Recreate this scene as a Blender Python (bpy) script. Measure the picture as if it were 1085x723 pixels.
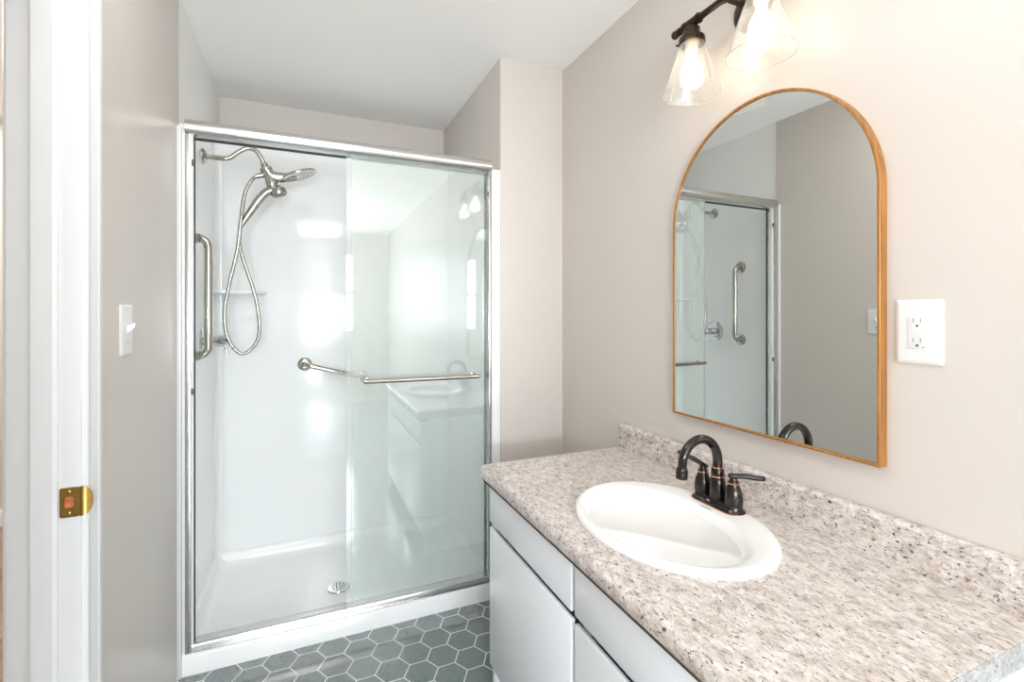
import bpy, bmesh, math
from mathutils import Vector, Matrix

for o in list(bpy.data.objects):
    bpy.data.objects.remove(o)
SC = bpy.context.scene
COL = SC.collection
PI = math.pi
R = math.radians

# ------------------------------------------------------------------ camera
FPX, YAW, HORIZON, EYE = 508.53, 23.42, 332.03, 1.2774      # image taken as 1085 x 723
cam_data = bpy.data.cameras.new('camera')
cam_data.sensor_fit = 'HORIZONTAL'
cam_data.sensor_width = 36.0
cam_data.lens = FPX / 1085 * 36.0
cam_data.shift_y = -(361.5 - HORIZON) / 1085
cam_data.clip_start = 0.02
cam = bpy.data.objects.new('camera', cam_data)
COL.objects.link(cam)
cam.location = (0, 0, EYE)
cam.rotation_euler = (R(90), 0, R(-YAW))
SC.camera = cam

# ------------------------------------------------------------------ world, lights, exposure
SC.view_settings.view_transform = 'Standard'
SC.view_settings.look = 'None'
SC.view_settings.gamma = 1.0
SC.view_settings.use_curve_mapping = False
SC.view_settings.exposure = 0.30
world = bpy.data.worlds.new('sky')
SC.world = world
world.use_nodes = True
wbg = world.node_tree.nodes['Background']
wbg.inputs['Color'].default_value = (0.86, 0.93, 1.0, 1)
wbg.inputs['Strength'].default_value = 3.0

def area(name, loc, rot, size, size_y, power, color):
    d = bpy.data.lights.new(name, 'AREA')
    d.shape = 'RECTANGLE'
    d.size, d.size_y = size, size_y
    d.energy = power
    d.color = color
    o = bpy.data.objects.new(name, d)
    COL.objects.link(o)
    o.location = loc
    o.rotation_euler = rot
    return o

def globe(name, loc, radius, power, color):
    d = bpy.data.lights.new(name, 'POINT')
    d.shadow_soft_size = radius
    d.energy = power
    d.color = color
    o = bpy.data.objects.new(name, d)
    COL.objects.link(o)
    o.location = loc
    return o

SC.cycles.max_bounces = 24
SC.cycles.diffuse_bounces = 16
SC.cycles.glossy_bounces = 8
SC.cycles.transparent_max_bounces = 24
BULB = 8.0
area('added_overhead_fill', (0.0, 0.95, 2.43), (0, 0, 0), 0.6, 0.6, 6.8, (0.98, 0.985, 1.0))  # added overhead fill out of view, no fixture behind it
globe('added_rear_fill', (-0.33, -1.9, 1.30), 0.06, 78.0, (0.85, 0.94, 1.0))  # added point fill behind the camera, brightens the shower from the front
globe('added_low_fill', (-0.20, -0.6, 0.35), 0.12, 11.0, (0.70, 0.85, 1.0))  # added cool fill near the floor, lifts cabinet and lower walls
area('added_upward_fill', (-0.13, -0.95, 0.95), (R(180), 0, 0), 0.5, 1.0, 19.0, (1.0, 0.93, 0.84))  # added upward fill out of view, brightens the ceiling
area('window_daylight', (0.21, -3.6, 1.62), (R(90), 0, 0), 1.4, 1.6, 190.0, (0.88, 0.94, 1.0))
area('added_hall_fill', (-1.4, 2.5, 2.425), (0, 0, 0), 1.4, 2.5, 55.0, (0.97, 0.98, 1.0))  # added unseen fill that brightens the hall past the jamb

# ------------------------------------------------------------------ materials
def new_mat(name):
    m = bpy.data.materials.new(name)
    m.use_nodes = True
    return m, m.node_tree.nodes, m.node_tree.links, m.node_tree.nodes['Principled BSDF']

def pbr(name, col, rough=0.5, metal=0.0, spec=0.5, coat=0.0, bump=0.0, bscale=200.0, var=0.0, vscale=3.0):
    m, n, l, b = new_mat(name)
    b.inputs['Base Color'].default_value = (*col, 1)
    b.inputs['Roughness'].default_value = rough
    b.inputs['Metallic'].default_value = metal
    b.inputs['Specular IOR Level'].default_value = spec
    b.inputs['Coat Weight'].default_value = coat
    b.inputs['Coat Roughness'].default_value = 0.08
    tc = n.new('ShaderNodeTexCoord')
    if var:
        t = n.new('ShaderNodeTexNoise')
        t.inputs['Scale'].default_value = vscale
        t.inputs['Detail'].default_value = 3
        l.new(tc.outputs['Object'], t.inputs['Vector'])
        r = n.new('ShaderNodeValToRGB')
        r.color_ramp.elements[0].position = 0.3
        r.color_ramp.elements[1].position = 0.7
        r.color_ramp.elements[0].color = (*[c * (1 - var) for c in col], 1)
        r.color_ramp.elements[1].color = (*[min(1, c * (1 + var)) for c in col], 1)
        l.new(t.outputs['Fac'], r.inputs['Fac'])
        l.new(r.outputs['Color'], b.inputs['Base Color'])
    if bump:
        t2 = n.new('ShaderNodeTexNoise')
        t2.inputs['Scale'].default_value = bscale
        t2.inputs['Detail'].default_value = 2
        l.new(tc.outputs['Object'], t2.inputs['Vector'])
        bp = n.new('ShaderNodeBump')
        bp.inputs['Strength'].default_value = bump
        bp.inputs['Distance'].default_value = 0.001
        l.new(t2.outputs['Fac'], bp.inputs['Height'])
        l.new(bp.outputs['Normal'], b.inputs['Normal'])
    return m

def glass_mat(name, tint, f0=0.04, haze=0.0, haze_col=(0.9, 0.95, 0.94)):
    """clear pane: tinted see-through plus a mirror reflection that grows towards grazing angles"""
    m, n, l, b = new_mat(name)
    n.remove(b)
    out = n['Material Output']
    lw = n.new('ShaderNodeLayerWeight'); lw.inputs['Blend'].default_value = 0.5
    p = n.new('ShaderNodeMath'); p.operation = 'POWER'; p.inputs[1].default_value = 5.0
    l.new(lw.outputs['Facing'], p.inputs[0])
    ma = n.new('ShaderNodeMath'); ma.operation = 'MULTIPLY_ADD'
    ma.inputs[1].default_value = 1 - f0; ma.inputs[2].default_value = f0
    l.new(p.outputs[0], ma.inputs[0])
    tr = n.new('ShaderNodeBsdfTransparent'); tr.inputs['Color'].default_value = (*tint, 1)
    gl = n.new('ShaderNodeBsdfGlossy'); gl.inputs['Roughness'].default_value = 0.0
    gl.inputs['Color'].default_value = (1, 1, 1, 1)
    mx = n.new('ShaderNodeMixShader')
    l.new(ma.outputs[0], mx.inputs['Fac'])
    src = tr
    if haze:
        df = n.new('ShaderNodeBsdfDiffuse'); df.inputs['Color'].default_value = (*haze_col, 1)
        tl = n.new('ShaderNodeBsdfTranslucent'); tl.inputs['Color'].default_value = (*haze_col, 1)
        m1 = n.new('ShaderNodeMixShader'); m1.inputs['Fac'].default_value = 0.6
        l.new(df.outputs[0], m1.inputs[1]); l.new(tl.outputs[0], m1.inputs[2])
        m2 = n.new('ShaderNodeMixShader'); m2.inputs['Fac'].default_value = haze
        l.new(tr.outputs[0], m2.inputs[1]); l.new(m1.outputs[0], m2.inputs[2])
        src = m2
    l.new(src.outputs[0], mx.inputs[1])
    l.new(gl.outputs[0], mx.inputs[2])
    l.new(mx.outputs[0], out.inputs['Surface'])
    return m

M = {}
M['paint'] = pbr('tan_wall_paint', (0.60, 0.555, 0.515), 0.36, bump=0.08, bscale=350)
M['paint_white'] = pbr('white_wall_paint', (0.87, 0.865, 0.855), 0.4, bump=0.08, bscale=350)
M['ceiling'] = pbr('ceiling_paint', (0.93, 0.925, 0.92), 0.6, bump=0.05, bscale=300)
M['trim'] = pbr('white_trim_enamel', (0.66, 0.665, 0.67), 0.25)
M['acrylic'] = pbr('white_gelcoat', (0.855, 0.865, 0.865), 0.12, coat=0.3)
M['chrome'] = pbr('polished_chrome', (0.66, 0.67, 0.68), 0.10, metal=1)
M['nickel'] = pbr('warm_polished_nickel', (0.50, 0.48, 0.435), 0.11, metal=1)
M['alu'] = pbr('satin_silver_extrusion', (0.68, 0.675, 0.66), 0.2, metal=1)
M['gasket'] = pbr('black_gasket', (0.015, 0.02, 0.02), 0.5)
M['bumper'] = pbr('grey_rubber_bumper', (0.12, 0.12, 0.11), 0.5)
M['bronze'] = pbr('oil_rubbed_bronze', (0.014, 0.011, 0.010), 0.16, metal=0.3, spec=0.6)
M['bronze_lamp'] = pbr('aged_bronze', (0.055, 0.035, 0.024), 0.32, metal=0.8)
M['copper'] = pbr('copper_band', (0.75, 0.33, 0.18), 0.25, metal=1)
M['porcelain'] = pbr('white_porcelain', (0.86, 0.86, 0.855), 0.07, coat=0.4)
M['cabinet'] = pbr('white_cabinet_laminate', (0.85, 0.88, 0.92), 0.32)
M['substrate'] = pbr('brown_particle_board', (0.10, 0.055, 0.03), 0.7, var=0.3, vscale=300)
M['plastic'] = pbr('white_plastic', (0.74, 0.74, 0.74), 0.28)
M['slot'] = pbr('dark_slot', (0.05, 0.05, 0.05), 0.6)
M['grey_slot'] = pbr('grey_slot', (0.35, 0.35, 0.35), 0.6)
M['brass'] = pbr('polished_brass', (0.46, 0.30, 0.085), 0.28, metal=1, var=0.1, vscale=80)
M['raw_wood'] = pbr('chiselled_raw_wood', (0.45, 0.13, 0.04), 0.6, var=0.35, vscale=90)
M['socket'] = pbr('ivory_socket', (0.62, 0.50, 0.34), 0.4)
M['hall_paint'] = pbr('hall_paint', (0.55, 0.50, 0.43), 0.5, bump=0.05)
M['glass'] = glass_mat('green_tinted_glass', (0.970, 0.984, 0.977), 0.06, haze=0.11)
M['glass_hazy'] = glass_mat('hazy_green_glass', (0.972, 0.984, 0.978), 0.065, haze=0.16)  # tinted pane with more diffuse haze mixed in
M['glass_edge'] = pbr('green_glass_edge', (0.01, 0.06, 0.045), 0.15)
M['glass_edge_pale'] = pbr('polished_glass_edge', (0.62, 0.70, 0.70), 0.15)
M['shade_glass'] = glass_mat('clear_shade_glass', (0.985, 0.985, 0.98), 0.09, haze=0.06, haze_col=(0.95, 0.93, 0.9))
M['shade_rim'] = glass_mat('thick_rim_glass', (0.86, 0.84, 0.82), 0.12, haze=0.35, haze_col=(0.9, 0.88, 0.86))
M['window_glass'] = glass_mat('window_glass', (0.98, 0.99, 0.99), 0.04)
M['mark'] = pbr('grey_print', (0.45, 0.45, 0.45), 0.5)

def mirror_material():
    m, n, l, b = new_mat('silvered_mirror')
    b.inputs['Base Color'].default_value = (0.80, 0.82, 0.80, 1)
    b.inputs['Metallic'].default_value = 1
    b.inputs['Roughness'].default_value = 0.0
    return m
M['mirror'] = mirror_material()

def bulb_material():
    m, n, l, b = new_mat('lit_bulb')
    b.inputs['Base Color'].default_value = (1, 1, 1, 1)
    b.inputs['Emission Color'].default_value = (1.0, 0.82, 0.62, 1)
    b.inputs['Emission Strength'].default_value = BULB
    return m
M['bulb'] = bulb_material()

def gold_wood():
    m, n, l, b = new_mat('honey_gold_wood')
    tc = n.new('ShaderNodeTexCoord')
    mp = n.new('ShaderNodeMapping'); mp.inputs['Scale'].default_value = (120, 120, 6)
    l.new(tc.outputs['Object'], mp.inputs['Vector'])
    t = n.new('ShaderNodeTexNoise'); t.inputs['Scale'].default_value = 1.0; t.inputs['Detail'].default_value = 4
    l.new(mp.outputs[0], t.inputs['Vector'])
    r = n.new('ShaderNodeValToRGB')
    r.color_ramp.elements[0].position = 0.3; r.color_ramp.elements[0].color = (0.26, 0.105, 0.02, 1)
    r.color_ramp.elements[1].position = 0.75; r.color_ramp.elements[1].color = (0.50, 0.235, 0.06, 1)
    l.new(t.outputs['Fac'], r.inputs['Fac']); l.new(r.outputs['Color'], b.inputs['Base Color'])
    b.inputs['Roughness'].default_value = 0.35
    b.inputs['Metallic'].default_value = 0.25
    return m
M['gold_wood'] = gold_wood()

def granite(name='granite_print_laminate', tint=(1, 1, 1)):
    m, n, l, b = new_mat(name)
    tc = n.new('ShaderNodeTexCoord')
    def noise(scale, detail, mapscale, rough=0.6, rot=0.0, dist=0.0):
        mp = n.new('ShaderNodeMapping'); mp.inputs['Scale'].default_value = mapscale
        mp.inputs['Rotation'].default_value = (0, 0, rot)
        l.new(tc.outputs['Object'], mp.inputs['Vector'])
        t = n.new('ShaderNodeTexNoise')
        t.inputs['Scale'].default_value = scale; t.inputs['Detail'].default_value = detail
        t.inputs['Roughness'].default_value = rough; t.inputs['Distortion'].default_value = dist
        l.new(mp.outputs[0], t.inputs['Vector'])
        return t.outputs['Fac']
    def ramp(fac, stops, constant=False):
        r = n.new('ShaderNodeValToRGB')
        e = r.color_ramp.elements
        while len(e) < len(stops): e.new(0.5)
        for k, (p, c) in enumerate(stops):
            e[k].position = p; e[k].color = (*c, 1)
        l.new(fac, r.inputs['Fac'])
        return r.outputs['Color']
    def mix(fac, a, c2, col=None):
        x = n.new('ShaderNodeMix'); x.data_type = 'RGBA'
        l.new(fac, x.inputs['Factor'])
        l.new(a, x.inputs['A'])
        if col is not None: x.inputs['B'].default_value = (*col, 1)
        else: l.new(c2, x.inputs['B'])
        return x.outputs['Result']
    base = ramp(noise(36, 8, (1.5, 0.9, 1.4), 0.75, 0.5, 0.4), [(0.32, (0.27, 0.235, 0.215)), (0.44, (0.53, 0.475, 0.44)), (0.56, (0.70, 0.645, 0.61)), (0.70, (0.80, 0.775, 0.76))])
    grey = ramp(noise(90, 5, (1.6, 0.8, 1.3), 0.7, 0.5, 0.6), [(0.52, (0, 0, 0)), (0.66, (0.55, 0.55, 0.55))])
    c = mix(grey, base, None, (0.30, 0.27, 0.255))
    brown = ramp(noise(85, 4, (2.2, 0.7, 1.6), 0.65, 0.5, 0.5), [(0.585, (0, 0, 0)), (0.65, (0.85, 0.85, 0.85))])
    c = mix(brown, c, None, (0.20, 0.115, 0.065))
    black = ramp(noise(100, 3, (1.8, 0.9, 1.4), 0.6, 0.5, 0.4), [(0.615, (0, 0, 0)), (0.655, (0.95, 0.95, 0.95))])
    c = mix(black, c, None, (0.03, 0.028, 0.026))
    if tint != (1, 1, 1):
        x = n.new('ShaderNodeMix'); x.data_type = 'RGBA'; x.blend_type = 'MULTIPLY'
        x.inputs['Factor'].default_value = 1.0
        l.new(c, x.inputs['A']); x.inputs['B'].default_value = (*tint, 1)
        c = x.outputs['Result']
    l.new(c, b.inputs['Base Color'])
    b.inputs['Roughness'].default_value = 0.3
    return m
M['granite'] = granite()
M['granite_shaded'] = granite('shaded_granite_print', (0.62, 0.70, 0.74))  # darker, cooler granite copy: shade painted into the counter's end face

HEX = 0.1065
def hex_tile():
    m, n, l, b = new_mat('slate_hexagon_tile')
    g = n.new('ShaderNodeNewGeometry')
    sx = n.new('ShaderNodeSeparateXYZ'); l.new(g.outputs['Position'], sx.inputs[0])
    def mth(op, a, c=None, d=None):
        x = n.new('ShaderNodeMath'); x.operation = op
        for k, v in enumerate((a, c, d)):
            if v is None: continue
            if isinstance(v, (int, float)): x.inputs[k].default_value = v
            else: l.new(v, x.inputs[k])
        return x.outputs[0]
    S3 = math.sqrt(3)
    qx = mth('DIVIDE', mth('SUBTRACT', sx.outputs['Y'], 1.9055), HEX)
    qy = mth('DIVIDE', mth('SUBTRACT', sx.outputs['X'], 0.567), HEX)
    ax = mth('SUBTRACT', mth('FLOORED_MODULO', mth('ADD', qx, 0.5), 1.0), 0.5)
    ay = mth('SUBTRACT', mth('FLOORED_MODULO', mth('ADD', qy, S3 / 2), S3), S3 / 2)
    bx = mth('SUBTRACT', mth('FLOORED_MODULO', qx, 1.0), 0.5)
    by = mth('SUBTRACT', mth('FLOORED_MODULO', qy, S3), S3 / 2)
    da = mth('ADD', mth('MULTIPLY', ax, ax), mth('MULTIPLY', ay, ay))
    db = mth('ADD', mth('MULTIPLY', bx, bx), mth('MULTIPLY', by, by))
    sel = mth('LESS_THAN', da, db)
    def pick(u, v): return mth('ADD', mth('MULTIPLY', u, sel), mth('MULTIPLY', v, mth('SUBTRACT', 1.0, sel)))
    gx, gy = pick(ax, bx), pick(ay, by)
    agx, agy = mth('ABSOLUTE', gx), mth('ABSOLUTE', gy)
    dist = mth('MAXIMUM', mth('ADD', mth('MULTIPLY', agx, 0.5), mth('MULTIPLY', agy, S3 / 2)), agx)
    grout = mth('SMOOTH_MIN', 1.0, mth('MAXIMUM', 0.0, mth('DIVIDE', mth('SUBTRACT', dist, 0.478), 0.006)), 0.0)
    idx = n.new('ShaderNodeCombineXYZ')
    l.new(mth('SUBTRACT', qx, gx), idx.inputs[0]); l.new(mth('SUBTRACT', qy, gy), idx.inputs[1])
    wn = n.new('ShaderNodeTexWhiteNoise'); l.new(idx.outputs[0], wn.inputs['Vector'])
    no = n.new('ShaderNodeTexNoise'); no.inputs['Scale'].default_value = 60; no.inputs['Detail'].default_value = 6
    l.new(g.outputs['Position'], no.inputs['Vector'])
    v = mth('ADD', mth('MULTIPLY', wn.outputs['Value'], 0.25), mth('MULTIPLY', no.outputs['Fac'], 0.75))
    r = n.new('ShaderNodeValToRGB')
    r.color_ramp.elements[0].position = 0.2; r.color_ramp.elements[0].color = (0.065, 0.092, 0.090, 1)
    r.color_ramp.elements[1].position = 0.8; r.color_ramp.elements[1].color = (0.14, 0.180, 0.175, 1)
    l.new(v, r.inputs['Fac'])
    mx = n.new('ShaderNodeMix'); mx.data_type = 'RGBA'
    l.new(grout, mx.inputs['Factor']); l.new(r.outputs['Color'], mx.inputs['A'])
    mx.inputs['B'].default_value = (0.66, 0.67, 0.65, 1)
    l.new(mx.outputs['Result'], b.inputs['Base Color'])
    b.inputs['Specular IOR Level'].default_value = 0.9
    b.inputs['Coat Weight'].default_value = 1.0
    b.inputs['Coat IOR'].default_value = 1.9
    b.inputs['Coat Roughness'].default_value = 0.14
    rr = mth('ADD', 0.13, mth('MULTIPLY', grout, 0.4))
    l.new(rr, b.inputs['Roughness'])
    bp = n.new('ShaderNodeBump'); bp.inputs['Strength'].default_value = 0.25; bp.inputs['Distance'].default_value = 0.001
    l.new(mth('SUBTRACT', mth('MULTIPLY', no.outputs['Fac'], 0.3), grout), bp.inputs['Height'])
    l.new(bp.outputs['Normal'], b.inputs['Normal'])
    return m
M['tile'] = hex_tile()

def plank_floor():
    m, n, l, b = new_mat('brown_plank_floor')
    tc = n.new('ShaderNodeTexCoord')
    br = n.new('ShaderNodeTexBrick')
    br.inputs['Scale'].default_value = 1.0
    br.inputs['Brick Width'].default_value = 1.2; br.inputs['Row Height'].default_value = 0.14
    br.inputs['Mortar Size'].default_value = 0.002
    br.inputs['Color1'].default_value = (0.20, 0.11, 0.06, 1); br.inputs['Color2'].default_value = (0.30, 0.19, 0.12, 1)
    br.inputs['Mortar'].default_value = (0.05, 0.03, 0.02, 1)
    l.new(tc.outputs['Object'], br.inputs['Vector'])
    mp = n.new('ShaderNodeMapping'); mp.inputs['Scale'].default_value = (3, 40, 1)
    l.new(tc.outputs['Object'], mp.inputs['Vector'])
    t = n.new('ShaderNodeTexNoise'); t.inputs['Scale'].default_value = 2.0; t.inputs['Detail'].default_value = 5
    l.new(mp.outputs[0], t.inputs['Vector'])
    mx = n.new('ShaderNodeMix'); mx.data_type = 'RGBA'; mx.blend_type = 'OVERLAY'
    mx.inputs['Factor'].default_value = 0.8
    l.new(br.outputs['Color'], mx.inputs['A']); l.new(t.outputs['Fac'], mx.inputs['B'])
    l.new(mx.outputs['Result'], b.inputs['Base Color'])
    b.inputs['Roughness'].default_value = 0.35
    return m
M['planks'] = plank_floor()

# ------------------------------------------------------------------ mesh builder
def spline(pts, n=8):
    P = [Vector(p) for p in pts]
    if len(P) < 3: return P
    out = []
    for i in range(len(P) - 1):
        p0 = P[i - 1] if i else P[0] * 2 - P[1]
        p1, p2 = P[i], P[i + 1]
        p3 = P[i + 2] if i + 2 < len(P) else P[-1] * 2 - P[-2]
        for k in range(n):
            t = k / n
            out.append(0.5 * ((2 * p1) + (p2 - p0) * t + (2 * p0 - 5 * p1 + 4 * p2 - p3) * t * t + (3 * p1 - p0 - 3 * p2 + p3) * t ** 3))
    out.append(P[-1])
    return out

class MB:
    def __init__(self): self.bm = bmesh.new()
    def _merge(self, b2):
        me = bpy.data.meshes.new('tmp'); b2.to_mesh(me); b2.free()
        self.bm.from_mesh(me); bpy.data.meshes.remove(me)
    def box(self, x0, x1, y0, y1, z0, z1, bevel=0.0, seg=2, mat=0):
        b = bmesh.new()
        bmesh.ops.create_cube(b, size=1.0)
        for v in b.verts:
            v.co = Vector((x0 + (v.co.x + .5) * (x1 - x0), y0 + (v.co.y + .5) * (y1 - y0), z0 + (v.co.z + .5) * (z1 - z0)))
        if bevel:
            bmesh.ops.bevel(b, geom=b.edges[:], offset=bevel, segments=seg, profile=0.5, affect='EDGES')
        for f in b.faces: f.material_index = mat
        self._merge(b); return self
    def loft(self, rings, cap=True, closed=True, mat=0):
        """rings: equal-length lists of points"""
        b = bmesh.new()
        vs = [[b.verts.new(p) for p in r] for r in rings]
        n = len(rings[0])
        for a, c in zip(vs, vs[1:]):
            for k in range(n if closed else n - 1):
                f = b.faces.new((a[k], a[(k + 1) % n], c[(k + 1) % n], c[k])); f.material_index = mat
        if cap:
            for ring in (vs[0], vs[-1]):
                f = b.faces.new(ring); f.material_index = mat
        bmesh.ops.recalc_face_normals(b, faces=b.faces[:])
        self._merge(b); return self
    def tube(self, pts, r, seg=16, n=8, smooth=True, cap=True, squash=None):
        P = spline(pts, n) if smooth else [Vector(p) for p in pts]
        N = len(P)
        rad = (lambda t: r) if isinstance(r, (int, float)) else r
        T = []
        for i in range(N):
            d = P[min(i + 1, N - 1)] - P[max(i - 1, 0)]
            T.append(d.normalized())
        up = Vector((0, 0, 1)) if abs(T[0].z) < 0.9 else Vector((0, 1, 0))
        u = (up - T[0] * up.dot(T[0])).normalized()
        rings = []
        for i in range(N):
            u = (u - T[i] * u.dot(T[i])).normalized()
            w = T[i].cross(u)
            rr = rad(i / (N - 1))
            s = squash if squash else 1.0
            rings.append([P[i] + u * (math.cos(a) * rr * s) + w * (math.sin(a) * rr) for a in [2 * PI * k / seg for k in range(seg)]])
        return self.loft(rings, cap)
    def lathe(self, prof, origin, axis=(0, 0, 1), seg=32, cap=False, closed_profile=False):
        """prof: (radius, height along axis)"""
        ax = Vector(axis).normalized()
        q = Vector((0, 0, 1)).rotation_difference(ax)
        o = Vector(origin)
        rings = []
        pr = list(prof) + ([prof[0]] if closed_profile else [])
        for r, h in pr:
            rings.append([o + q @ Vector((max(r, 1e-5) * math.cos(a), max(r, 1e-5) * math.sin(a), h)) for a in [2 * PI * k / seg for k in range(seg)]])
        return self.loft(rings, cap and not closed_profile)
    def cyl(self, p0, p1, r, seg=20):
        return self.tube([p0, p1], r, seg, smooth=False)
    def sphere(self, c, r, sc=(1, 1, 1), seg=24):
        b = bmesh.new()
        bmesh.ops.create_uvsphere(b, u_segments=seg, v_segments=seg // 2, radius=r)
        for v in b.verts: v.co = Vector((v.co.x * sc[0], v.co.y * sc[1], v.co.z * sc[2])) + Vector(c)
        self._merge(b); return self
    def prism(self, poly, axis, a0, a1, bevel=0.0):
        """poly: 2-D points; axis 'x' (poly is y,z), 'y' (poly is x,z), 'z' (poly is x,y)"""
        def P(p, a):
            return {'x': (a, p[0], p[1]), 'y': (p[0], a, p[1]), 'z': (p[0], p[1], a)}[axis]
        return self.loft([[P(p, a0) for p in poly], [P(p, a1) for p in poly]])
    def build(self, name, mats, parent=None, smooth=True, angle=35):
        bm = self.bm
        bmesh.ops.remove_doubles(bm, verts=bm.verts[:], dist=1e-6)
        bmesh.ops.recalc_face_normals(bm, faces=bm.faces[:])
        off = Vector((0, 0, 0))
        p = parent
        while p is not None:
            off += Vector(p.location); p = p.parent
        for v in bm.verts: v.co -= off
        me = bpy.data.meshes.new(name)
        bm.to_mesh(me); bm.free()
        for m in (mats if isinstance(mats, (list, tuple)) else [mats]): me.materials.append(m)
        if smooth:
            me.polygons.foreach_set('use_smooth', [True] * len(me.polygons))
            me.set_sharp_from_angle(angle=R(angle))
        o = bpy.data.objects.new(name, me)
        COL.objects.link(o)
        if parent is not None: o.parent = parent
        return o

def thing(name, label, cat, loc, group=None):
    o = bpy.data.objects.new(name, None)
    o.empty_display_size = 0.05
    COL.objects.link(o); o.location = loc
    o['label'] = label; o['category'] = cat
    if group: o['group'] = group
    return o

def struct(o, label=None):
    o['kind'] = 'structure'
    if label: o['label'] = label
    return o

def rrect(cx, cy, w, h, r, n=5):
    pts = []
    for sx, sy, a0 in ((1, 1, 0), (-1, 1, 90), (-1, -1, 180), (1, -1, 270)):
        for k in range(n + 1):
            a = R(a0 + 90 * k / n)
            pts.append((cx + sx * (w / 2 - r) + r * math.cos(a), cy + sy * (h / 2 - r) + r * math.sin(a)))
    return pts

# ------------------------------------------------------------------ main dimensions
XR, XC, XL, XA = 1.1398, 0.8175, -0.4058, -0.418      # right wall, column side, left wall, alcove left wall
XH = -0.5133                                         # hall side of the left wall
YC, YB = 2.021, 2.986                                # column / shower front, alcove back
YREAR = -3.2
ZC = 2.44
DOOR0, DOOR1, DOORH = 0.39, 1.209, 2.04              # doorway in the left wall

# ------------------------------------------------------------------ room shell
struct(MB().box(XH, XR + .12, YREAR - .12, YB + .12, -0.06, 0.0).build('floor', M['tile'], smooth=False))
struct(MB().box(XH, XR + .12, YREAR - .12, YB + .12, ZC, ZC + .06).build('ceiling', M['ceiling'], smooth=False))
struct(MB().box(XR, XR + .12, YREAR, YB + .12, 0, ZC).build('wall_right', M['paint'], smooth=False))
w = MB()
w.box(XH, XL, DOOR1 + .018, YC, 0, ZC)
w.box(XH, XL, YREAR, DOOR0 - .018, 0, ZC)
w.box(XH, XL, DOOR0 - .018, DOOR1 + .018, DOORH + .018, ZC)
struct(w.build('wall_left', M['paint'], smooth=False))
struct(MB().box(XH, XA, YC, YB + .12, 0, ZC).build('wall_alcove_left', M['paint_white'], smooth=False))
struct(MB().box(XA, XC, YB, YB + .12, 0, ZC).build('wall_alcove_back', M['paint'], smooth=False))
# boxed-out partition between shower and right wall, bullnose corner bead
poly = [(XR, YC), (XC + .008, YC), (XC + .0035, YC + .001), (XC + .001, YC + .0035), (XC, YC + .008), (XC, YB + .12), (XR, YB + .12)]
struct(MB().prism(poly, 'z', 0, ZC).build('wall_partition', M['paint']))
WIN = [(-0.25, 0.16), (0.26, 0.67)]
WZ0, WZ1 = 1.0, 2.15
w = MB()
w.box(XH, WIN[0][0], YREAR - .12, YREAR, 0, ZC)
w.box(WIN[0][1], WIN[1][0], YREAR - .12, YREAR, 0, ZC)
w.box(WIN[1][1], XR + .12, YREAR - .12, YREAR, 0, ZC)
for a, b in WIN:
    w.box(a, b, YREAR - .12, YREAR, 0, WZ0); w.box(a, b, YREAR - .12, YREAR, WZ1, ZC)
struct(w.build('wall_rear', M['paint'], smooth=False))
for k, (a, b) in enumerate(WIN):
    f = MB()
    for x0, x1 in ((a, a + .03), (b - .03, b)): f.box(x0, x1, YREAR - .07, YREAR - .03, WZ0, WZ1)
    zm = (WZ0 + WZ1) / 2
    for z0, z1 in ((WZ0, WZ0 + .03), (zm - .02, zm + .02), (WZ1 - .03, WZ1)): f.box(a, b, YREAR - .07, YREAR - .03, z0, z1)
    for zz in (WZ0 + .29, WZ1 - .29): f.box(a, b, YREAR - .06, YREAR - .045, zz - .007, zz + .007)
    f.box((a + b) / 2 - .007, (a + b) / 2 + .007, YREAR - .06, YREAR - .045, WZ0, WZ1)
    wf = struct(f.build('window_%d' % (k + 1), M['trim'], smooth=False))
    MB().box(a + .03, b - .03, YREAR - .054, YREAR - .05, WZ0 + .03, WZ1 - .03).build('pane', M['window_glass'], wf, smooth=False)

# hallway seen past the door jamb
HX, HY0, HY1 = -2.6, -1.0, 3.86
struct(MB().box(HX, XH, HY0, HY1, -0.06, 0.0).build('floor_hall', M['planks'], smooth=False))
struct(MB().box(HX, XH, HY0, HY1, ZC, ZC + .06).build('ceiling_hall', M['ceiling'], smooth=False))
struct(MB().box(HX - .1, XH, HY1, HY1 + .1, 0, ZC).build('wall_hall_back', M['hall_paint'], smooth=False))
struct(MB().box(HX - .1, HX, HY0, HY1, 0, ZC).build('wall_hall_left', M['hall_paint'], smooth=False))
struct(MB().box(HX - .1, XH, HY0 - .1, HY0, 0, ZC).build('wall_hall_front', M['hall_paint'], smooth=False))
struct(MB().box(XH, XH + .05, YB + .12, HY1, 0, ZC).build('wall_hall_right', M['hall_paint'], smooth=False))
struct(MB().prism([(HY1, 0), (HY1 - .014, 0), (HY1 - .014, .08), (HY1 - .008, .095), (HY1, .10)], 'x', HX, XH).build('baseboard_hall', M['trim']))
struct(MB().prism([(HY1, ZC), (HY1 - .03, ZC), (HY1 - .022, ZC - .012), (HY1 - .008, ZC - .022), (HY1, ZC - .03)], 'x', HX, XH).build('trim_1', M['trim']))
# white corner strip where left wall meets the stall flange
struct(MB().box(XL - .002, XL + .013, 1.992, 2.006, 0, 1.932, bevel=.003).build('trim_2', M['trim']), 'white corner strip between tan wall and shower flange')

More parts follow.
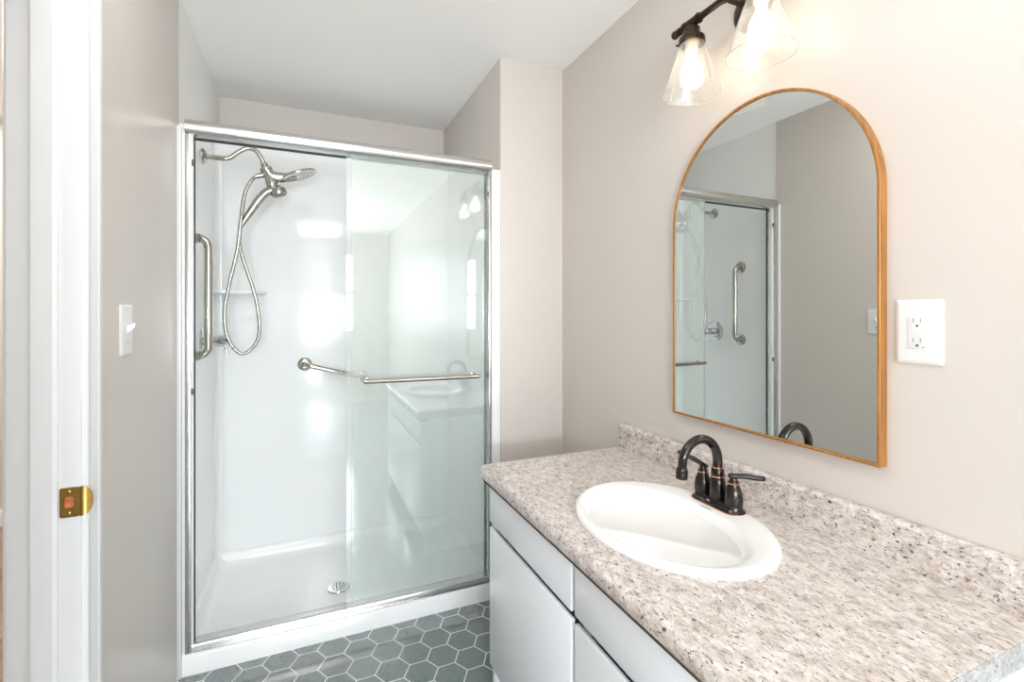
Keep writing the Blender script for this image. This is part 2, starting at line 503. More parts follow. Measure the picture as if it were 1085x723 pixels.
# ------------------------------------------------------------------ door frame (jamb, stop, casing)
door = bpy.data.objects.new('door_1', None); COL.objects.link(door); door.location = (XL, DOOR1, 0)
struct(door, 'white painted frame of the doorway, no door leaf in view')
j = MB()
j.box(XH - .003, XL + .001, DOOR1, DOOR1 + .018, 0, DOORH)
j.box(XH - .003, XL + .001, DOOR0 - .018, DOOR0, 0, DOORH)
j.box(XH - .003, XL + .001, DOOR0 - .018, DOOR1 + .018, DOORH, DOORH + .018)
j.build('jamb', M['trim'], door, smooth=False)
s = MB()
def stop_poly(sgn, y): return [(-.439, y), (-.439, y - sgn * .006), (-.4445, y - sgn * .011), (-.4767, y - sgn * .011), (-.4767, y)]
s.prism(stop_poly(1, DOOR1), 'z', 0, DOORH)
s.prism(stop_poly(-1, DOOR0), 'z', 0, DOORH)
s.box(-.4767, -.439, DOOR0 + .011, DOOR1 - .011, DOORH - .011, DOORH)
s.build('door_stop', M['trim'], door, smooth=False)
# moulded casing: (distance from the opening, thickness off the wall)
CAS = [(0.004, 0), (0.004, .008), (.007, .0105), (.013, .011), (.015, .0085), (.018, .0105), (.030, .0125), (.038, .0155), (.041, .0135), (.044, .0165), (.055, .0175), (.059, .0155), (.060, 0)]
c = MB()
c.prism([(XL + t, DOOR1 + d) for d, t in CAS], 'z', 0, DOORH + .06)
c.prism([(XL + t, DOOR0 - d) for d, t in CAS], 'z', 0, DOORH + .06)
c.prism([(XL + t, DOORH + d) for d, t in CAS], 'y', DOOR0, DOOR1)
c.build('casing', M['trim'], door, angle=25)
c = MB()
c.prism([(XH - t, DOOR1 + d) for d, t in CAS], 'z', 0, DOORH + .06)
c.prism([(XH - t, DOOR0 - d) for d, t in CAS], 'z', 0, DOORH + .06)
c.build('casing', M['trim'], door, angle=25)

# strike plate on the jamb
sp = thing('strike_plate', 'brass door strike plate with bent lip on the white jamb', 'strike plate', (-.4210, DOOR1 - .001, .9065))
yp = DOOR1 - .0012
def quad_plate(poly, hole, y0, y1):
    b = MB()
    n = len(poly)
    rings = [[(p[0], y0, p[1]) for p in hole], [(p[0], y0, p[1]) for p in poly], [(p[0], y1, p[1]) for p in poly], [(p[0], y1, p[1]) for p in hole], [(p[0], y0, p[1]) for p in hole]]
    return b.loft(rings, cap=False)
outer = rrect(-.4210, .9065, .032, .058, .004, 5)
hole = rrect(-.4225, .907, .014, .022, .003, 5)
quad_plate(outer, hole, yp - .0012, yp + .0010).build('plate', M['brass'], sp)
lp = MB()
rows = []
for k in range(9):
    a = k / 8
    x = -.4055 + .0175 * a
    y = yp - .0008 + .007 * a ** 2.5
    hh = .028 * math.sqrt(max(0.0, 1 - (a * .98) ** 2.6)) + .001
    rows.append([(x, y, .9065 - hh), (x, y, .9065 + hh), (x + .0014, y - .0006, .9065 + hh), (x + .0014, y - .0006, .9065 - hh)])
lp.loft(rows).build('lip', M['brass'], sp)
MB().box(-.430, -.415, yp + .0011, yp + .0025, .895, .919).build('latch_mortise', M['raw_wood'], sp, smooth=False)
for z in (.9275, .8855):
    q = MB().lathe([(0, .0016), (.0022, .0014), (.0036, .0004), (.0036, -.0004)], (-.4225, yp - .001, z), (0, -1, 0), 16, cap=True)
    q.build('screw', M['brass'], sp)

# ------------------------------------------------------------------ light switch on the left wall
sw = thing('light_switch', 'white toggle light switch on the tan left wall', 'switch', (XL, 1.466, 1.236))
def plate_x(x0, dirx, cy, cz, w, h, t, lip=.006, hole=None):
    b = MB()
    rings = []
    o = rrect(cy, cz, w, h, .004)
    for inset, d in ((0, 0), (0, t * .45), (lip * .35, t * .85), (lip, t)):
        sc_w, sc_h = (w - 2 * inset) / w, (h - 2 * inset) / h
        rings.append([(x0 + dirx * d, cy + (p[0] - cy) * sc_w, cz + (p[1] - cz) * sc_h) for p in o])
    return b.loft(rings)
plate_x(XL, 1, 1.466, 1.236, .079, .125, .006).build('wall_plate', M['plastic'], sw)
t = MB()
t.loft([[(XL + .004, 1.466 + sy * .005, 1.236 + sz * .012) for sy, sz in ((-1, -1), (1, -1), (1, 1), (-1, 1))],
        [(XL + .010, 1.466 + sy * .0045, 1.240 + sz * .009) for sy, sz in ((-1, -1), (1, -1), (1, 1), (-1, 1))],
        [(XL + .021, 1.466 + sy * .0035, 1.249 + sz * .0045) for sy, sz in ((-1, -1), (1, -1), (1, 1), (-1, 1))]])
t.build('toggle', M['plastic'], sw)
for z in (1.266, 1.206):
    MB().lathe([(0, .0012), (.0025, .001), (.0034, 0), (.0034, -.001)], (XL + .006, 1.466, z), (1, 0, 0), 14, cap=True).build('screw', M['grey_slot'] if z < 1.22 else M['plastic'], sw)

# ------------------------------------------------------------------ shower stall
st = thing('shower_stall', 'white moulded shower stall with pan, curb and panels in the alcove', 'shower stall', (0.2, 2.4, 0))
SX0, SX1, SY0, SY1 = -.412, .795, 2.06, 2.80
PZ = .015
TOPZ = 2.17
MB().box(SX0, XC, SY1, SY1 + .02, .05, TOPZ, bevel=.004).build('back_panel', M['acrylic'], st)
MB().prism([(YC + .012, .05), (YC + .012, 1.922), (2.1, 1.93), (2.3, 1.995), (SY1, TOPZ - .002), (SY1 + .01, TOPZ - .002), (SY1 + .01, .05)], 'x', XA + .001, SX0).build('side_panel', M['acrylic'], st)
MB().prism([(YC + .012, .05), (YC + .012, 1.922), (2.15, 1.922), (2.2, 2.0), (SY1, TOPZ - .002), (SY1 + .01, TOPZ - .002), (SY1 + .01, .05)], 'x', SX1, XC - .001).build('side_panel', M['acrylic'], st)
# coved corner between back and left panels
cv = MB()
poly = [(SX0, SY1)] + [(SX0 + .03 - .03 * math.cos(a), SY1 - .03 + .03 * math.sin(a)) for a in [R(90 * k / 8) for k in range(9)]]
cv.prism(poly, 'z', .06, TOPZ - .002)
cv.build('corner_cove', M['acrylic'], st)
# front flange around the opening
fl = MB()
fl.box(XL + .0005, -.362, YC - .012, YC + .013, .06, 1.945, bevel=.003)
fl.box(.764, XC, YC - .002, YC + .013, .06, 1.928, bevel=.003)
fl.box(XL + .0005, XC, YC + .004, YC + .04, 1.915, 1.930, bevel=.003)
fl.build('front_flange', M['acrylic'], st)
# pan with curb: floor, coved sides, small ledge
pan = MB()
def pan_ring(ins, z, r):
    return [(p[0], p[1], z) for p in rrect((SX0 + SX1) / 2, (SY0 + SY1) / 2, (SX1 - SX0) - 2 * ins, (SY1 - SY0) - 2 * ins, r, 6)]
prof = [(-.004, .002, .01), (-.004, .074, .01), (.008, .070, .012), (.014, .066, .016), (.020, .055, .022), (.030, .034, .03), (.045, .021, .045), (.065, .016, .06), (.09, PZ, .08), (.2, PZ - .003, .1)]
pan.loft([pan_ring(i, z, r) for i, z, r in prof])
pan.build('pan', M['acrylic'], st, angle=50)
cb = MB()
cprof = [(2.001, 0), (2.001, .060), (2.004, .072), (2.012, .078), (2.064, .078), (2.072, .070), (2.078, .045), (2.09, .02), (2.09, 0)]
cb.prism(cprof, 'x', XL + .001, XC - .001)
cb.build('curb', M['acrylic'], st, angle=50)
# little corner shelf
sh = MB()
arc = [(SX0, SY1)] + [(SX0 + .235 * math.cos(a), SY1 - .11 * math.sin(a)) for a in [R(90 * k / 12) for k in range(13)]]
sh.loft([[(p[0], p[1], 1.372) for p in [(SX0 + (q[0] - SX0) * .94, SY1 + (q[1] - SY1) * .94) for q in arc]], [(p[0], p[1], 1.378) for p in arc], [(p[0], p[1], 1.388) for p in arc]])
sh.build('corner_shelf', M['acrylic'], st)
dr = MB()
DX, DY = .146, 2.345
dr.lathe([(.0, .004), (.03, .004), (.047, .003), (.05, 0), (.05, -.002)], (DX, DY, PZ), (0, 0, 1), 32, cap=True)
drain = dr.build('drain', M['chrome'], st)
dh = MB()
for ring, cnt in ((.012, 5), (.026, 10)):
    for k in range(cnt):
        a = 2 * PI * k / cnt
        dh.cyl((DX + ring * math.cos(a), DY + ring * math.sin(a), PZ + .0035), (DX + ring * math.cos(a), DY + ring * math.sin(a), PZ + .0046), .0042, 10)
dh.build('drain_holes', M['slot'], drain)

# ------------------------------------------------------------------ sliding shower door
sd = thing('shower_door', 'sliding glass shower door with silver frame, both panels slid right', 'shower door', (0.2, 2.03, .078))
JX0, JX1, JX2, JX3 = -.3845, -.3647, .7545, .768
h = MB()
hz = 1.911
prof = [(2.062, hz)] + [(2.062, hz + .05), (2.054, hz + .056), (2.020, hz + .054), (2.006, hz + .050), (1.996, hz + .041), (1.991, hz + .028), (1.993, hz + .014), (1.999, hz + .005), (2.007, hz)]
h.prism(prof, 'x', JX0, JX3)
h.build('header_rail', M['alu'], sd, angle=50)
MB().box(JX1, JX2, 2.052, 2.058, hz - .006, hz, bevel=.001).build('header_gasket', M['gasket'], sd, smooth=False)
for x0, x1, e in ((JX0, JX1, JX1), (JX2, JX3, JX2)):
    jm = MB().box(x0, x1, 2.000, 2.060, .078, hz, bevel=.003).build('side_jamb', M['alu'], sd)
    MB().box(min(e, e + (.003 if e == JX1 else -.003)), max(e, e + (.003 if e == JX1 else -.003)), 2.050, 2.056, .105, hz).build('gasket', M['gasket'], jm, smooth=False)
    for z in (1.81, 1.0):
        xx = e + (.004 if e == JX1 else -.004)
        MB().box(min(e, xx) - .002, max(e, xx) + .002, 2.000, 2.012, z - .011, z + .011, bevel=.002).build('bumper', M['bumper'], jm)
bt = MB()
bt.prism([(2.062, .078), (2.062, .100), (2.050, .107), (2.036, .104), (2.030, .104), (2.016, .107), (2.006, .103), (2.002, .094), (2.001, .078)], 'x', JX1, JX2)
bt.build('bottom_track', M['alu'], sd, angle=40)

def slab(x0, x1, y0, y1, z0, z1):
    """glass panel; slot 1 = right edge looking through the glass, slot 2 = other edges"""
    b = bmesh.new()
    bmesh.ops.create_cube(b, size=1.0)
    for v in b.verts:
        v.co = Vector((x0 + (v.co.x + .5) * (x1 - x0), y0 + (v.co.y + .5) * (y1 - y0), z0 + (v.co.z + .5) * (z1 - z0)))
    b.normal_update()
    for f in b.faces:
        if abs(f.normal.y) > .9: f.material_index = 0
        else: f.material_index = 1 if f.normal.x > .5 else 2
    m = MB(); m._merge(b); return m
for (x0, x1, y0, mat, front) in ((.175, .750, 2.018, 'glass', True), (.157, .750, 2.044, 'glass_hazy', False)):
    g = slab(x0, x1, y0, y0 + .006, .104, hz - .002).build('glass_panel', [M[mat], M['glass_edge'], M['glass_edge_pale']], sd, smooth=False)
    if front: g['label'] = 'outer clear panel carrying the towel bar'
    if front:
        tb = MB()
        tb.tube([(.222, 1.972, 1.006), (.695, 1.972, 1.003)], .0095, 18, smooth=False)
        tb.sphere((.222, 1.972, 1.006), .0095, seg=16); tb.sphere((.695, 1.972, 1.003), .0095, seg=16)
        for x in (.235, .683):
            tb.cyl((x, 1.972, 1.0055), (x, 2.018, 1.0055), .0065)
            tb.lathe([(0, 0), (.012, 0), (.012, .004), (.009, .006), (0, .006)], (x, 2.018, 1.0055), (0, -1, 0), 24)
        tb.build('towel_bar', M['nickel'], g)
    else:
        wsh = MB()
        for x in (.205, .72):
            wsh.lathe([(.0055, .001), (.0055, -.004), (.011, -.004), (.011, .001)], (x, y0, 1.006), (0, 1, 0), 24, closed_profile=True)
        wsh.build('washer', M['chrome'], g)

# ------------------------------------------------------------------ grab bars
def grab_bar(label, p0, p1, nrm, standoff, r=.0155, fr=.038):
    p0, p1, nrm = Vector(p0), Vector(p1), Vector(nrm)
    root = thing('grab_bar', label, 'grab bar', (p0 + p1) / 2, 'grab bars in the shower')
    d = (p1 - p0).normalized()
    o = nrm * standoff
    b = MB()
    k = .035
    pts = [p0 + nrm * .004]
    for a in range(0, 7):
        t = R(15 * a)
        pts.append(p0 + nrm * (standoff - k) + nrm * k * math.sin(t) + d * k * (1 - math.cos(t)))
    for a in range(6, -1, -1):
        t = R(15 * a)
        pts.append(p1 + nrm * (standoff - k) + nrm * k * math.sin(t) - d * k * (1 - math.cos(t)))
    pts.append(p1 + nrm * .004)
    b.tube(pts, r, 20, smooth=False)
    b.build('rail', M['nickel'], root, angle=60)
    for p in (p0, p1):
        f = MB().lathe([(0, .012), (r + .004, .012), (fr - .008, .010), (fr - .001, .004), (fr, 0), (fr, -.001)], p, nrm, 32, cap=True)
        f.build('flange', M['nickel'], root)
        f2 = MB().lathe([(r + .0035, .010), (r + .0035, .026), (r + .001, .028)], p, nrm, 24)
        f2.build('collar', M['nickel'], root)
    return root
grab_bar('upright polished grab bar on the left shower wall beside the valve', (SX0, 2.28, 1.58), (SX0, 2.28, 1.105), (1, 0, 0), .055)
grab_bar('slanted polished grab bar on the back shower wall behind the glass', (0.003, SY1, 1.005), (.300, SY1, .925), (0, -1, 0), .05, .0125, .036)

# ------------------------------------------------------------------ shower head with hand spray
SY = 2.50
hd = thing('shower_sprayer', 'chrome shower head with hand spray and looping metal hose', 'shower head', (SX0, SY, 1.975))
arm = MB().tube([(SX0 + .001, SY, 1.975), (-.36, SY, 1.974), (-.312, SY, 1.979), (-.275, SY, 2.010), (-.238, SY, 2.033), (-.205, SY, 2.027), (-.182, SY, 1.995), (-.170, SY, 1.965)], .0105, 18)
arm = arm.build('arm', M['nickel'], hd, angle=60)
MB().lathe([(0, .016), (.014, .015), (.026, .009), (.034, .002), (.034, -.0005)], (SX0 + .001, SY, 1.975), (1, 0, 0), 32, cap=True).build('escutcheon', M['nickel'], arm)
A = Vector((-.172, SY, 1.972)); axd = Vector((.35, 0, -.94)).normalized()
dv = MB()
dv.lathe([(0, 0), (.016, 0), (.017, .002), (.017, .012), (.0125, .014), (.0125, .020), (.026, .021), (.027, .024), (.027, .034), (.025, .037), (.018, .040), (.0185, .055), (.022, .075), (.026, .095), (.026, .108), (.02, .118), (0, .12)], A, axd, 28)
# horn flaring out to the spray disc
dn = Vector((.36, 0, -.93)).normalized()
DC = Vector((-.022, SY, 1.936))
dv.tube([A + axd * .035, A + axd * .058 + Vector((.008, 0, .0)), Vector((-.112, SY, 1.914)), Vector((-.075, SY, 1.916)), DC + Vector((-.012, 0, -.010))], lambda t: .026 - .004 * t, 24)
dv = dv.build('diverter_body', M['nickel'], hd, angle=45)
dk = MB().lathe([(0, -.016), (.03, -.015), (.055, -.010), (.078, -.004), (.082, .001), (.081, .007), (.074, .010), (0, .009)], DC, dn, 40)
disc = dk.build('spray_disc', M['nickel'], hd, angle=40)
nz = MB()
qd = Vector((0, 0, 1)).rotation_difference(dn)
for ring, cnt in ((.02, 8), (.04, 14), (.06, 20)):
    for k in range(cnt):
        a = 2 * PI * k / cnt
        p = DC + qd @ Vector((ring * math.cos(a), ring * math.sin(a), .0095))
        nz.cyl(p, p + dn * .0025, .0018, 8)
nz.build('nozzles', M['bumper'], disc)
MB().lathe([(.079, .0015), (.0835, .003), (.0825, .0075), (.076, .0095)], DC, dn, 40).build('rim_ring', M['chrome'], disc)
# hand spray docked under the body
hs = MB()
hs.tube([(-.257, SY, 1.690), (-.246, SY, 1.709), (-.221, SY, 1.752), (-.192, SY, 1.800), (-.160, SY, 1.838), (-.128, SY, 1.853), (-.098, SY, 1.858)], lambda t: .0122 + .0085 * math.sin(min(t, .9) * PI * .55), 20)
HC = Vector((-.112, SY, 1.850)); hn = Vector((.30, 0, -.95)).normalized()
hs.lathe([(0, -.020), (.018, -.018), (.032, -.008), (.037, .004), (.036, .018), (.031, .024), (0, .022)], HC, hn, 32)
hsp = hs.build('hand_spray', M['nickel'], hd, angle=45)
MB().lathe([(.0, .0245), (.024, .0245), (.029, .0235), (.029, .021)], HC, hn, 32).build('spray_face', M['bumper'], hsp)
MB().lathe([(.0125, -.010), (.0125, .012), (.010, .016)], (-.257, SY, 1.690), (.55, 0, .84), 20).build('hose_nut', M['nickel'], hsp)
cr = MB().tube([A + axd * .10, (-.135, SY, 1.868), (-.125, SY, 1.872)], .017, 18)
cr.build('dock', M['slot'], hd)
MB().cyl((-.172, SY, 1.918), (-.205, SY, 1.908), .0125).build('hose_outlet', M['nickel'], hd)
hp = [(-.205, 1.908, 0), (-.226, 1.878, .004), (-.2486, 1.8162, .008), (-.2632, 1.6896, .014), (-.2778, 1.5554, .014), (-.3100, 1.4048, .006), (-.3290, 1.2725, 0), (-.3139, 1.1568, -.004), (-.2632, 1.0922, -.006), (-.2100, 1.1292, -.006), (-.1892, 1.2048, -.006), (-.2042, 1.3399, -.008), (-.2412, 1.4735, -.012), (-.2690, 1.5724, -.014), (-.2700, 1.640, -.008), (-.262, 1.680, 0)]
hose_pts = [(x, SY - d * 1.4, z) for x, z, d in hp]
P = spline(hose_pts, 40)
hb = MB().tube(P, lambda t: .0082 + .0007 * math.sin(t * 2 * PI * 210), 12, smooth=False)
hb.build('hose', M['nickel'], hd, angle=80)

# ------------------------------------------------------------------ shower valve
vz = 1.152
sv = thing('shower_valve', 'round chrome shower valve with lever behind the upright grab bar', 'valve', (SX0, SY, vz))
MB().lathe([(0, .012), (.03, .012), (.055, .009), (.070, .004), (.074, 0), (.074, -.0005)], (SX0, SY, vz), (1, 0, 0), 40, cap=True).build('escutcheon', M['chrome'], sv)
hdl = MB().lathe([(.026, .008), (.026, .022), (.021, .026), (.021, .055), (.026, .057), (.026, .085), (.022, .090), (0, .091)], (SX0, SY, vz), (1, 0, 0), 28)
hdl = hdl.build('handle', M['chrome'], sv)
MB().tube([(SX0 + .075, SY - .01, vz - .005), (SX0 + .092, SY - .022, vz - .03), (SX0 + .096, SY - .026, vz - .062)], lambda t: .008 - .003 * t, 14).build('lever', M['chrome'], hdl)

# ------------------------------------------------------------------ vanity cabinet
VY0, VY1 = .392, 1.513
XF = .573
va = thing('vanity_cabinet', 'white flat-front bathroom vanity cabinet under the granite-look countertop', 'cabinet', (.85, .95, 0))
vb = MB()
vb.box(XF + .0126, XR - .001, VY1 - .018, VY1, 0, .715)
vb.box(XF + .0126, XR - .001, VY0, VY0 + .018, 0, .715)
vb.box(XR - .012, XR - .001, VY0, VY1, 0, .715)
vb.box(XF + .018, XR - .001, VY0, VY1, .09, .108)
vb.box(XF + .075, XF + .09, VY0, VY1, 0, .09)
# face frame
vb.box(XF + .040, XF + .058, VY0, VY1, .675, .715)
vb.box(XF + .040, XF + .058, VY0, VY1, .545, .595)
vb.box(XF + .040, XF + .058, VY0, VY1, .09, .13)
for a, b in ((VY0, VY0 + .04), (.948, .988), (VY1 - .04, VY1)): vb.box(XF + .0401, XF + .0579, a, b, .09, .715)
vb.build('body', M['cabinet'], va, smooth=False)
for nm, y0, y1, z0, z1 in (('drawer', .976, VY1, .578, .700), ('drawer', VY0, .960, .578, .700), ('door', .976, VY1, .10, .559), ('door', VY0, .960, .10, .559)):
    MB().box(XF, XF + .0125, y0, y1, z0, z1, bevel=.0022, seg=2).build(nm, M['cabinet'], va)

# ------------------------------------------------------------------ countertop with backsplash, sink cut-out
CY0, CY1, CZ = .375, 1.5418, .760
CX0 = .549
SKX, SKY, SKA, SKB = .824, .936, .267, .210          # sink centre, half-length along y, half-width along x
ct = thing('countertop', 'speckled granite-look laminate countertop on the white vanity', 'countertop', (.85, .95, .716))
prof = [(CX0 + .010, .718)]
prof += [(CX0 + .003, .7205), (CX0, .727), (CX0, .738)]
for k in range(1, 9):
    a = R(180 - 90 * k / 8)
    prof.append((CX0 + .020 + .020 * math.cos(a), .740 + .020 * math.sin(a)))
BX = XR - .022
prof += [(BX, CZ), (BX, CZ - .001), (XR - .001, CZ - .001), (XR - .001, .7165)]
top = MB()
top.prism(prof, 'y', CY0, CY1)
ctop = top.build('counter_slab', M['granite'], ct, angle=40)
cut = MB()
cut.loft([[(SKX + .93 * SKB * math.cos(a), SKY + .95 * SKA * math.sin(a), z) for a in [2 * PI * k / 64 for k in range(64)]] for z in (.65, .85)])
cutter = cut.build('cutter', M['granite'], ct)
md = ctop.modifiers.new('hole', 'BOOLEAN'); md.operation = 'DIFFERENCE'; md.object = cutter; md.solver = 'EXACT'
dg = bpy.context.evaluated_depsgraph_get()
me = bpy.data.meshes.new_from_object(ctop.evaluated_get(dg))
ctop.modifiers.clear(); ctop.data = me
bpy.data.objects.remove(cutter)
me.polygons.foreach_set('use_smooth', [True] * len(me.polygons)); me.set_sharp_from_angle(angle=R(40))
bs = MB()
bz = .8515
sprof = [(XR - .001, CZ - .001), (BX, CZ - .001), (BX, bz - .012)] + [(BX + .009 - .009 * math.cos(a), bz - .009 + .009 * math.sin(a)) for a in [R(90 * k / 6) for k in range(7)]] + [(XR - .001, bz)]
bs.prism(sprof, 'y', CY0, CY1)
bs.build('backsplash', M['granite'], ct, angle=40)
ec = MB().box(CX0 + .004, XR - .003, CY0 - .0012, CY0 - .0001, .719, CZ - .0015)  # thin strip added over the near end to carry the painted shade
ec.build('shaded_end_strip', M['granite_shaded'], ct, smooth=False)
sbm = MB()
sbm.box(CX0 + .011, CX0 + .030, CY0 + .004, CY1 - .004, .706, .7179)
sbm.box(CX0 + .030, XF + .03, CY1 - .020, CY1 - .004, .703, .7179)
sbm.build('substrate_edge', M['substrate'], ct, smooth=False)

# ------------------------------------------------------------------ oval sink
sk = thing('sink', 'oval white drop-in sink set into the speckled countertop', 'sink', (SKX, SKY, CZ))
rings = []
NS = 96
# (centre x shift, half-width x, half-length y, z)
BWX, BWB, BWA = -.030, .156, .226
skp = [(0, .200, .257, .750), (0, SKB, SKA, CZ + .0005), (0, SKB, SKA, CZ + .005), (0, SKB - .002, SKA - .002, CZ + .0105), (0, SKB - .006, SKA - .006, CZ + .014), (0, SKB - .012, SKA - .012, CZ + .0155),
       (-.010, .185, .248, CZ + .0150), (-.022, .168, .236, CZ + .0135), (-.028, .160, .2295, CZ + .012), (BWX, BWB, BWA, CZ + .008), (BWX, .150, .220, CZ + .001),
       (BWX, .144, .213, CZ - .010), (BWX + .002, .132, .196, CZ - .030), (BWX + .005, .112, .166, CZ - .062), (BWX + .008, .088, .129, CZ - .098), (BWX + .010, .064, .091, CZ - .128), (BWX + .012, .042, .056, CZ - .146), (BWX + .012, .022, .022, CZ - .152)]
for sx, b_, a_, z in skp:
    rings.append([(SKX + sx + b_ * math.cos(t), SKY + a_ * math.sin(t), z) for t in [2 * PI * k / NS for k in range(NS)]])
basin = MB().loft(rings).build('basin', M['porcelain'], sk, angle=60)
MB().lathe([(0, .001), (.014, .001), (.019, .003), (.022, .002), (.022, -.002)], (SKX + BWX + .012, SKY, CZ - .1515), (0, 0, 1), 28, cap=True).build('sink_drain', M['bronze'], sk)
mk = MB()
for k in range(6):
    y = .955 - k * .0055
    mk.box(.9535, .9565, y - .002, y + .002, CZ + .0134, CZ + .0146)
mk.build('printed_mark', M['mark'], basin, smooth=False)

# ------------------------------------------------------------------ bronze faucet
FX, FY, FZ = 1.000, .945, CZ + .0125
fa = thing('faucet', 'dark bronze two-handle faucet with high arc spout on the white sink', 'faucet', (FX, FY, FZ))
def stadium(L, W, z, n=12):
    pts = []
    for k in range(n + 1): a = R(-90 + 180 * k / n + 90); pts.append((FX + W * math.cos(a), FY + (L - W) + W * math.sin(a), z))
    for k in range(n + 1): a = R(90 + 180 * k / n + 90); pts.append((FX + W * math.cos(a), FY - (L - W) + W * math.sin(a), z))
    return pts
fb = MB().loft([stadium(.079, .029, FZ), stadium(.079, .029, FZ + .004), stadium(.077, .027, FZ + .007), stadium(.073, .023, FZ + .011), stadium(.071, .021, FZ + .019), stadium(.069, .019, FZ + .022)])
fbase = fb.build('base', M['bronze'], fa, angle=30)
MB().loft([stadium(.0803, .0303, FZ + .0005), stadium(.0803, .0303, FZ + .0035)]).build('copper_edge', M['copper'], fbase)
mk = MB().box(FX - .0235, FX - .0215, FY + .005, FY + .015, FZ + .011, FZ + .015)
mk.build('maker_badge', M['copper'], fbase, smooth=False)
BZ = FZ + .021
MB().lathe([(.0215, 0), (.022, .012), (.021, .030), (.0185, .045), (.0155, .056), (.0165, .060), (.0165, .072), (.0135, .076), (.0125, .082)], (FX, FY, BZ), (0, 0, 1), 28, cap=True).build('spout_column', M['bronze'], fa, angle=40)
for zz, rr in ((.056, .0172), (.079, .0142)):
    MB().lathe([(rr - .002, -.0018), (rr, -.0014), (rr, .0014), (rr - .002, .0018)], (FX, FY, BZ + zz), (0, 0, 1), 28).build('copper_ring', M['copper'], fa)
zc = BZ + .0965
RA = .0600
pts = [(FX, FY, BZ + .06), (FX, FY, zc - .015)]
for k in range(0, 13):
    a = R(180 * k / 12)
    pts.append((FX - RA + RA * math.cos(a), FY, zc + RA * 1.02 * math.sin(a)))
pts.append((FX - 2 * RA - .002, FY, zc - .012))
spt = MB().tube(pts, lambda t: .0125 - .0015 * t, 20, n=4).build('spout', M['bronze'], fa, angle=60)
MB().lathe([(.0105, .012), (.0135, .010), (.0145, .004), (.0148, -.010), (.0140, -.016), (.010, -.017), (0, -.015)], (FX - 2 * RA - .002, FY, zc - .016), (.06, 0, 1), 24).build('aerator', M['bronze'], spt)
for s_, sx_ in ((1, -.056), (-1, .0)):
    hy = FY + s_ * .0508
    hb_ = MB().lathe([(.022, 0), (.0225, .010), (.0225, .020), (.020, .034), (.0155, .046), (.0125, .053), (.0130, .056), (.0115, .060), (.0085, .066), (.0085, .070)], (FX, hy, BZ - .002), (0, 0, 1), 28, cap=True)
    hh = hb_.build('handle', M['bronze'], fa, angle=40)
    MB().lathe([(.0125, -.0016), (.0145, -.0012), (.0145, .0012), (.0125, .0016)], (FX, hy, BZ + .053), (0, 0, 1), 28).build('copper_ring', M['copper'], hh)
    p0 = Vector((FX, hy, BZ + .0705))
    if s_ > 0: dirv = Vector((-.52, .25, .30))
    else: dirv = Vector((.70, -.45, -.04))
    dirv.normalize()
    lv = MB().tube([p0 - dirv * .012, p0, p0 + dirv * .03 + Vector((0, 0, .002)), p0 + dirv * .055, p0 + dirv * .070], lambda t: .0062 + .0022 * math.sin(t * PI * .9), 16, squash=.8)
    lv.sphere(p0 + dirv * .070, .0066, seg=14)
    lv.build('lever', M['bronze'], hh, angle=60)

# ------------------------------------------------------------------ arched mirror
MYC, MHW, MZ0 = .931, .3105, .950
MZS = 1.860 - MHW
XM = XR - .025
mr = thing('mirror', 'arched wall mirror with thin honey gold frame above the sink', 'mirror', (XR, MYC, MZ0))
def arch(hw, z0, n=48):
    pts = [(MYC - hw, z0), (MYC + hw, z0)]
    for k in range(n + 1):
        a = R(180 * k / n)
        pts.append((MYC + hw * math.cos(a), MZS + hw * math.sin(a)))
    return pts
o_, i_ = arch(MHW, MZ0), arch(MHW - .0065, MZ0 + .0065)
o2, i2 = arch(MHW - .0012, MZ0 + .0012), arch(MHW - .0053, MZ0 + .0053)
def lay(p, x): return [(x, q[0], q[1]) for q in p]
fr = MB().loft([lay(i_, XR - .0005), lay(o_, XR - .0005), lay(o_, XM + .001), lay(o2, XM), lay(i2, XM), lay(i_, XM + .001), lay(i_, XR - .0005)], cap=False)
fr.build('frame', M['gold_wood'], mr, angle=30)
def tilt(p, d): return [(XM + d + .0055 - .0060 * (q[0] - MYC), q[0], q[1]) for q in p]      # the glass sits a little askew in its frame
MB().loft([tilt(arch(MHW - .006, MZ0 + .006), .004), tilt(arch(MHW - .006, MZ0 + .006), 0)]).build('mirror_glass', M['mirror'], mr, angle=30)

# ------------------------------------------------------------------ vanity light
LX, LZ = 1.030, 2.118
vl = thing('vanity_light', 'bronze two-lamp wall light with clear cone shades above the mirror', 'wall light', (XR, .95, LZ))
MB().lathe([(0, .022), (.030, .022), (.050, .019), (.058, .012), (.060, 0)], (XR - .0005, .95, LZ), (-1, 0, 0), 40, cap=True).build('backplate', M['bronze_lamp'], vl)
MB().cyl((XR - .02, .95, LZ), (LX, .95, LZ), .0075).build('arm', M['bronze_lamp'], vl)
LYS = (1.068, .838)
b = MB()
b.cyl((LX, LYS[0] + .065, LZ), (LX, LYS[1] - .065, LZ), .0095)
for y in (LYS[0] + .068, LYS[1] - .068): b.sphere((LX, y, LZ), .0125, (1, .9, 1), 18)
for y in (LYS[0] + .05, LYS[1] - .05, .95): b.cyl((LX, y - .006, LZ), (LX, y + .006, LZ), .0115)
for ly in LYS:
    b.cyl((LX, ly - .026, LZ), (LX, ly + .026, LZ), .0130)
    for s_ in (-1, 1): b.cyl((LX, ly + s_ * .026 - .003, LZ), (LX, ly + s_ * .026 + .003, LZ), .0145)
b.build('bar', M['bronze_lamp'], vl, angle=40)
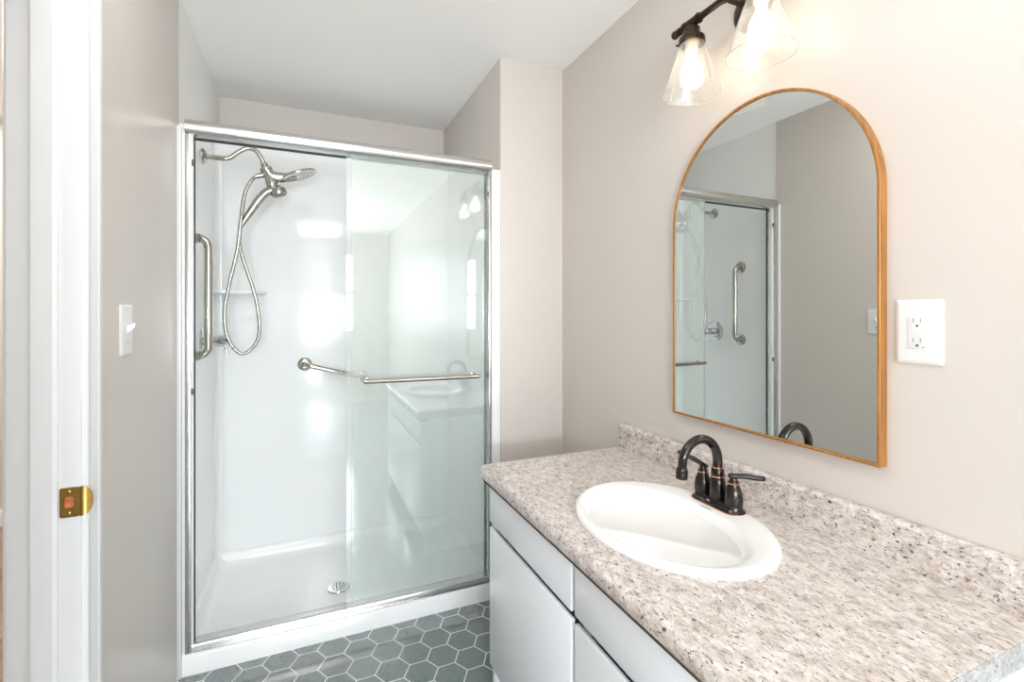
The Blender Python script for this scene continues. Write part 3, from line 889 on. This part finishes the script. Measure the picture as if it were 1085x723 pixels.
for ly in LYS:
    so = MB().lathe([(.010, .045), (.010, .030), (.019, .028), (.0225, .024), (.0235, .004), (.026, .000), (.0360, -.003), (.0370, -.006), (.0370, -.020), (.0345, -.021), (.0345, -.008), (0, -.006)], (LX, ly, LZ - .042), (0, 0, 1), 32)
    so = so.build('socket_cup', M['bronze_lamp'], vl, angle=35)
    for a in (R(130), R(250), R(10)):
        MB().cyl((LX + .035 * math.cos(a), ly + .035 * math.sin(a), LZ - .056), (LX + .044 * math.cos(a), ly + .044 * math.sin(a), LZ - .056), .0032, 12).build('thumb_screw', M['bronze_lamp'], so)
    MB().lathe([(0, 0), (.0185, 0), (.0190, -.010), (.0175, -.028), (.0150, -.030), (0, -.030)], (LX, ly, LZ - .049), (0, 0, 1), 24).build('lamp_holder', M['socket'], so)
    zt, zb = LZ - .054, 1.914
    gp = [(.0325, zt), (.0335, zt - .006), (.0805, zb + .003), (.0815, zb), (.0785, zb), (.0318, zt - .006), (.0308, zt)]
    shade = MB().lathe(gp, (LX, ly, 0), (0, 0, 1), 48, closed_profile=True).build('lamp_shade', M['shade_glass'], vl, angle=50)
    rp = [(.080 + .0016 * math.cos(a), zb + .0016 * math.sin(a)) for a in [2 * PI * k / 10 for k in range(10)]]
    MB().lathe(rp, (LX, ly, 0), (0, 0, 1), 48, closed_profile=True).build('rim', M['shade_rim'], shade, angle=80)
    bl = [(.011, 2.045), (.012, 2.030), (.0135, 2.020), (.021, 2.006), (.0275, 1.992), (.0300, 1.976), (.0280, 1.960), (.021, 1.949), (.011, 1.943), (0, 1.942)]
    MB().lathe(bl, (LX, ly, 0), (0, 0, 1), 28).build('bulb', M['bulb'], vl, angle=60)

# ------------------------------------------------------------------ duplex outlet on the right wall
OY, OZ = .5615, 1.240
ou = thing('outlet', 'white two-socket outlet with wide cover plate right of the mirror', 'outlet', (XR, OY, OZ))
plate_x(XR, -1, OY, OZ, .081, .130, .008, .009).build('wall_plate', M['plastic'], ou)
rc = plate_x(XR - .0075, -1, OY, OZ, .034, .068, .0022, .0012).build('receptacle', M['plastic'], ou)
xs = XR - .0098
for zc_ in (OZ + .0195, OZ - .0200):
    for dy in (.0063, -.0063):
        MB().box(xs - .0002, xs + .001, OY + dy - .0011, OY + dy + .0011, zc_ - .001, zc_ + .0075).build('slot', M['grey_slot'], rc, smooth=False)
    MB().lathe([(0, .0003), (.0024, .0003), (.0024, -.0006)], (xs, OY, zc_ - .0075), (-1, 0, 0), 14, cap=True).build('ground_hole', M['slot'], rc)
MB().lathe([(0, .0003), (.0012, .0003), (.0012, -.0006)], (xs, OY - .011, OZ - .0305), (-1, 0, 0), 10, cap=True).build('indicator_light', M['slot'], rc)
for dy in (.005, -.005):
    MB().box(xs - .0006, xs + .001, OY + dy - .004, OY + dy + .004, OZ - .0035, OZ + .0035, bevel=.0004).build('test_button', M['plastic'], rc)
for z in (OZ + .052, OZ - .052):
    MB().lathe([(0, .0009), (.0025, .0008), (.0034, 0), (.0034, -.001)], (XR - .008, OY, z), (-1, 0, 0), 14, cap=True).build('screw', M['plastic'], ou)
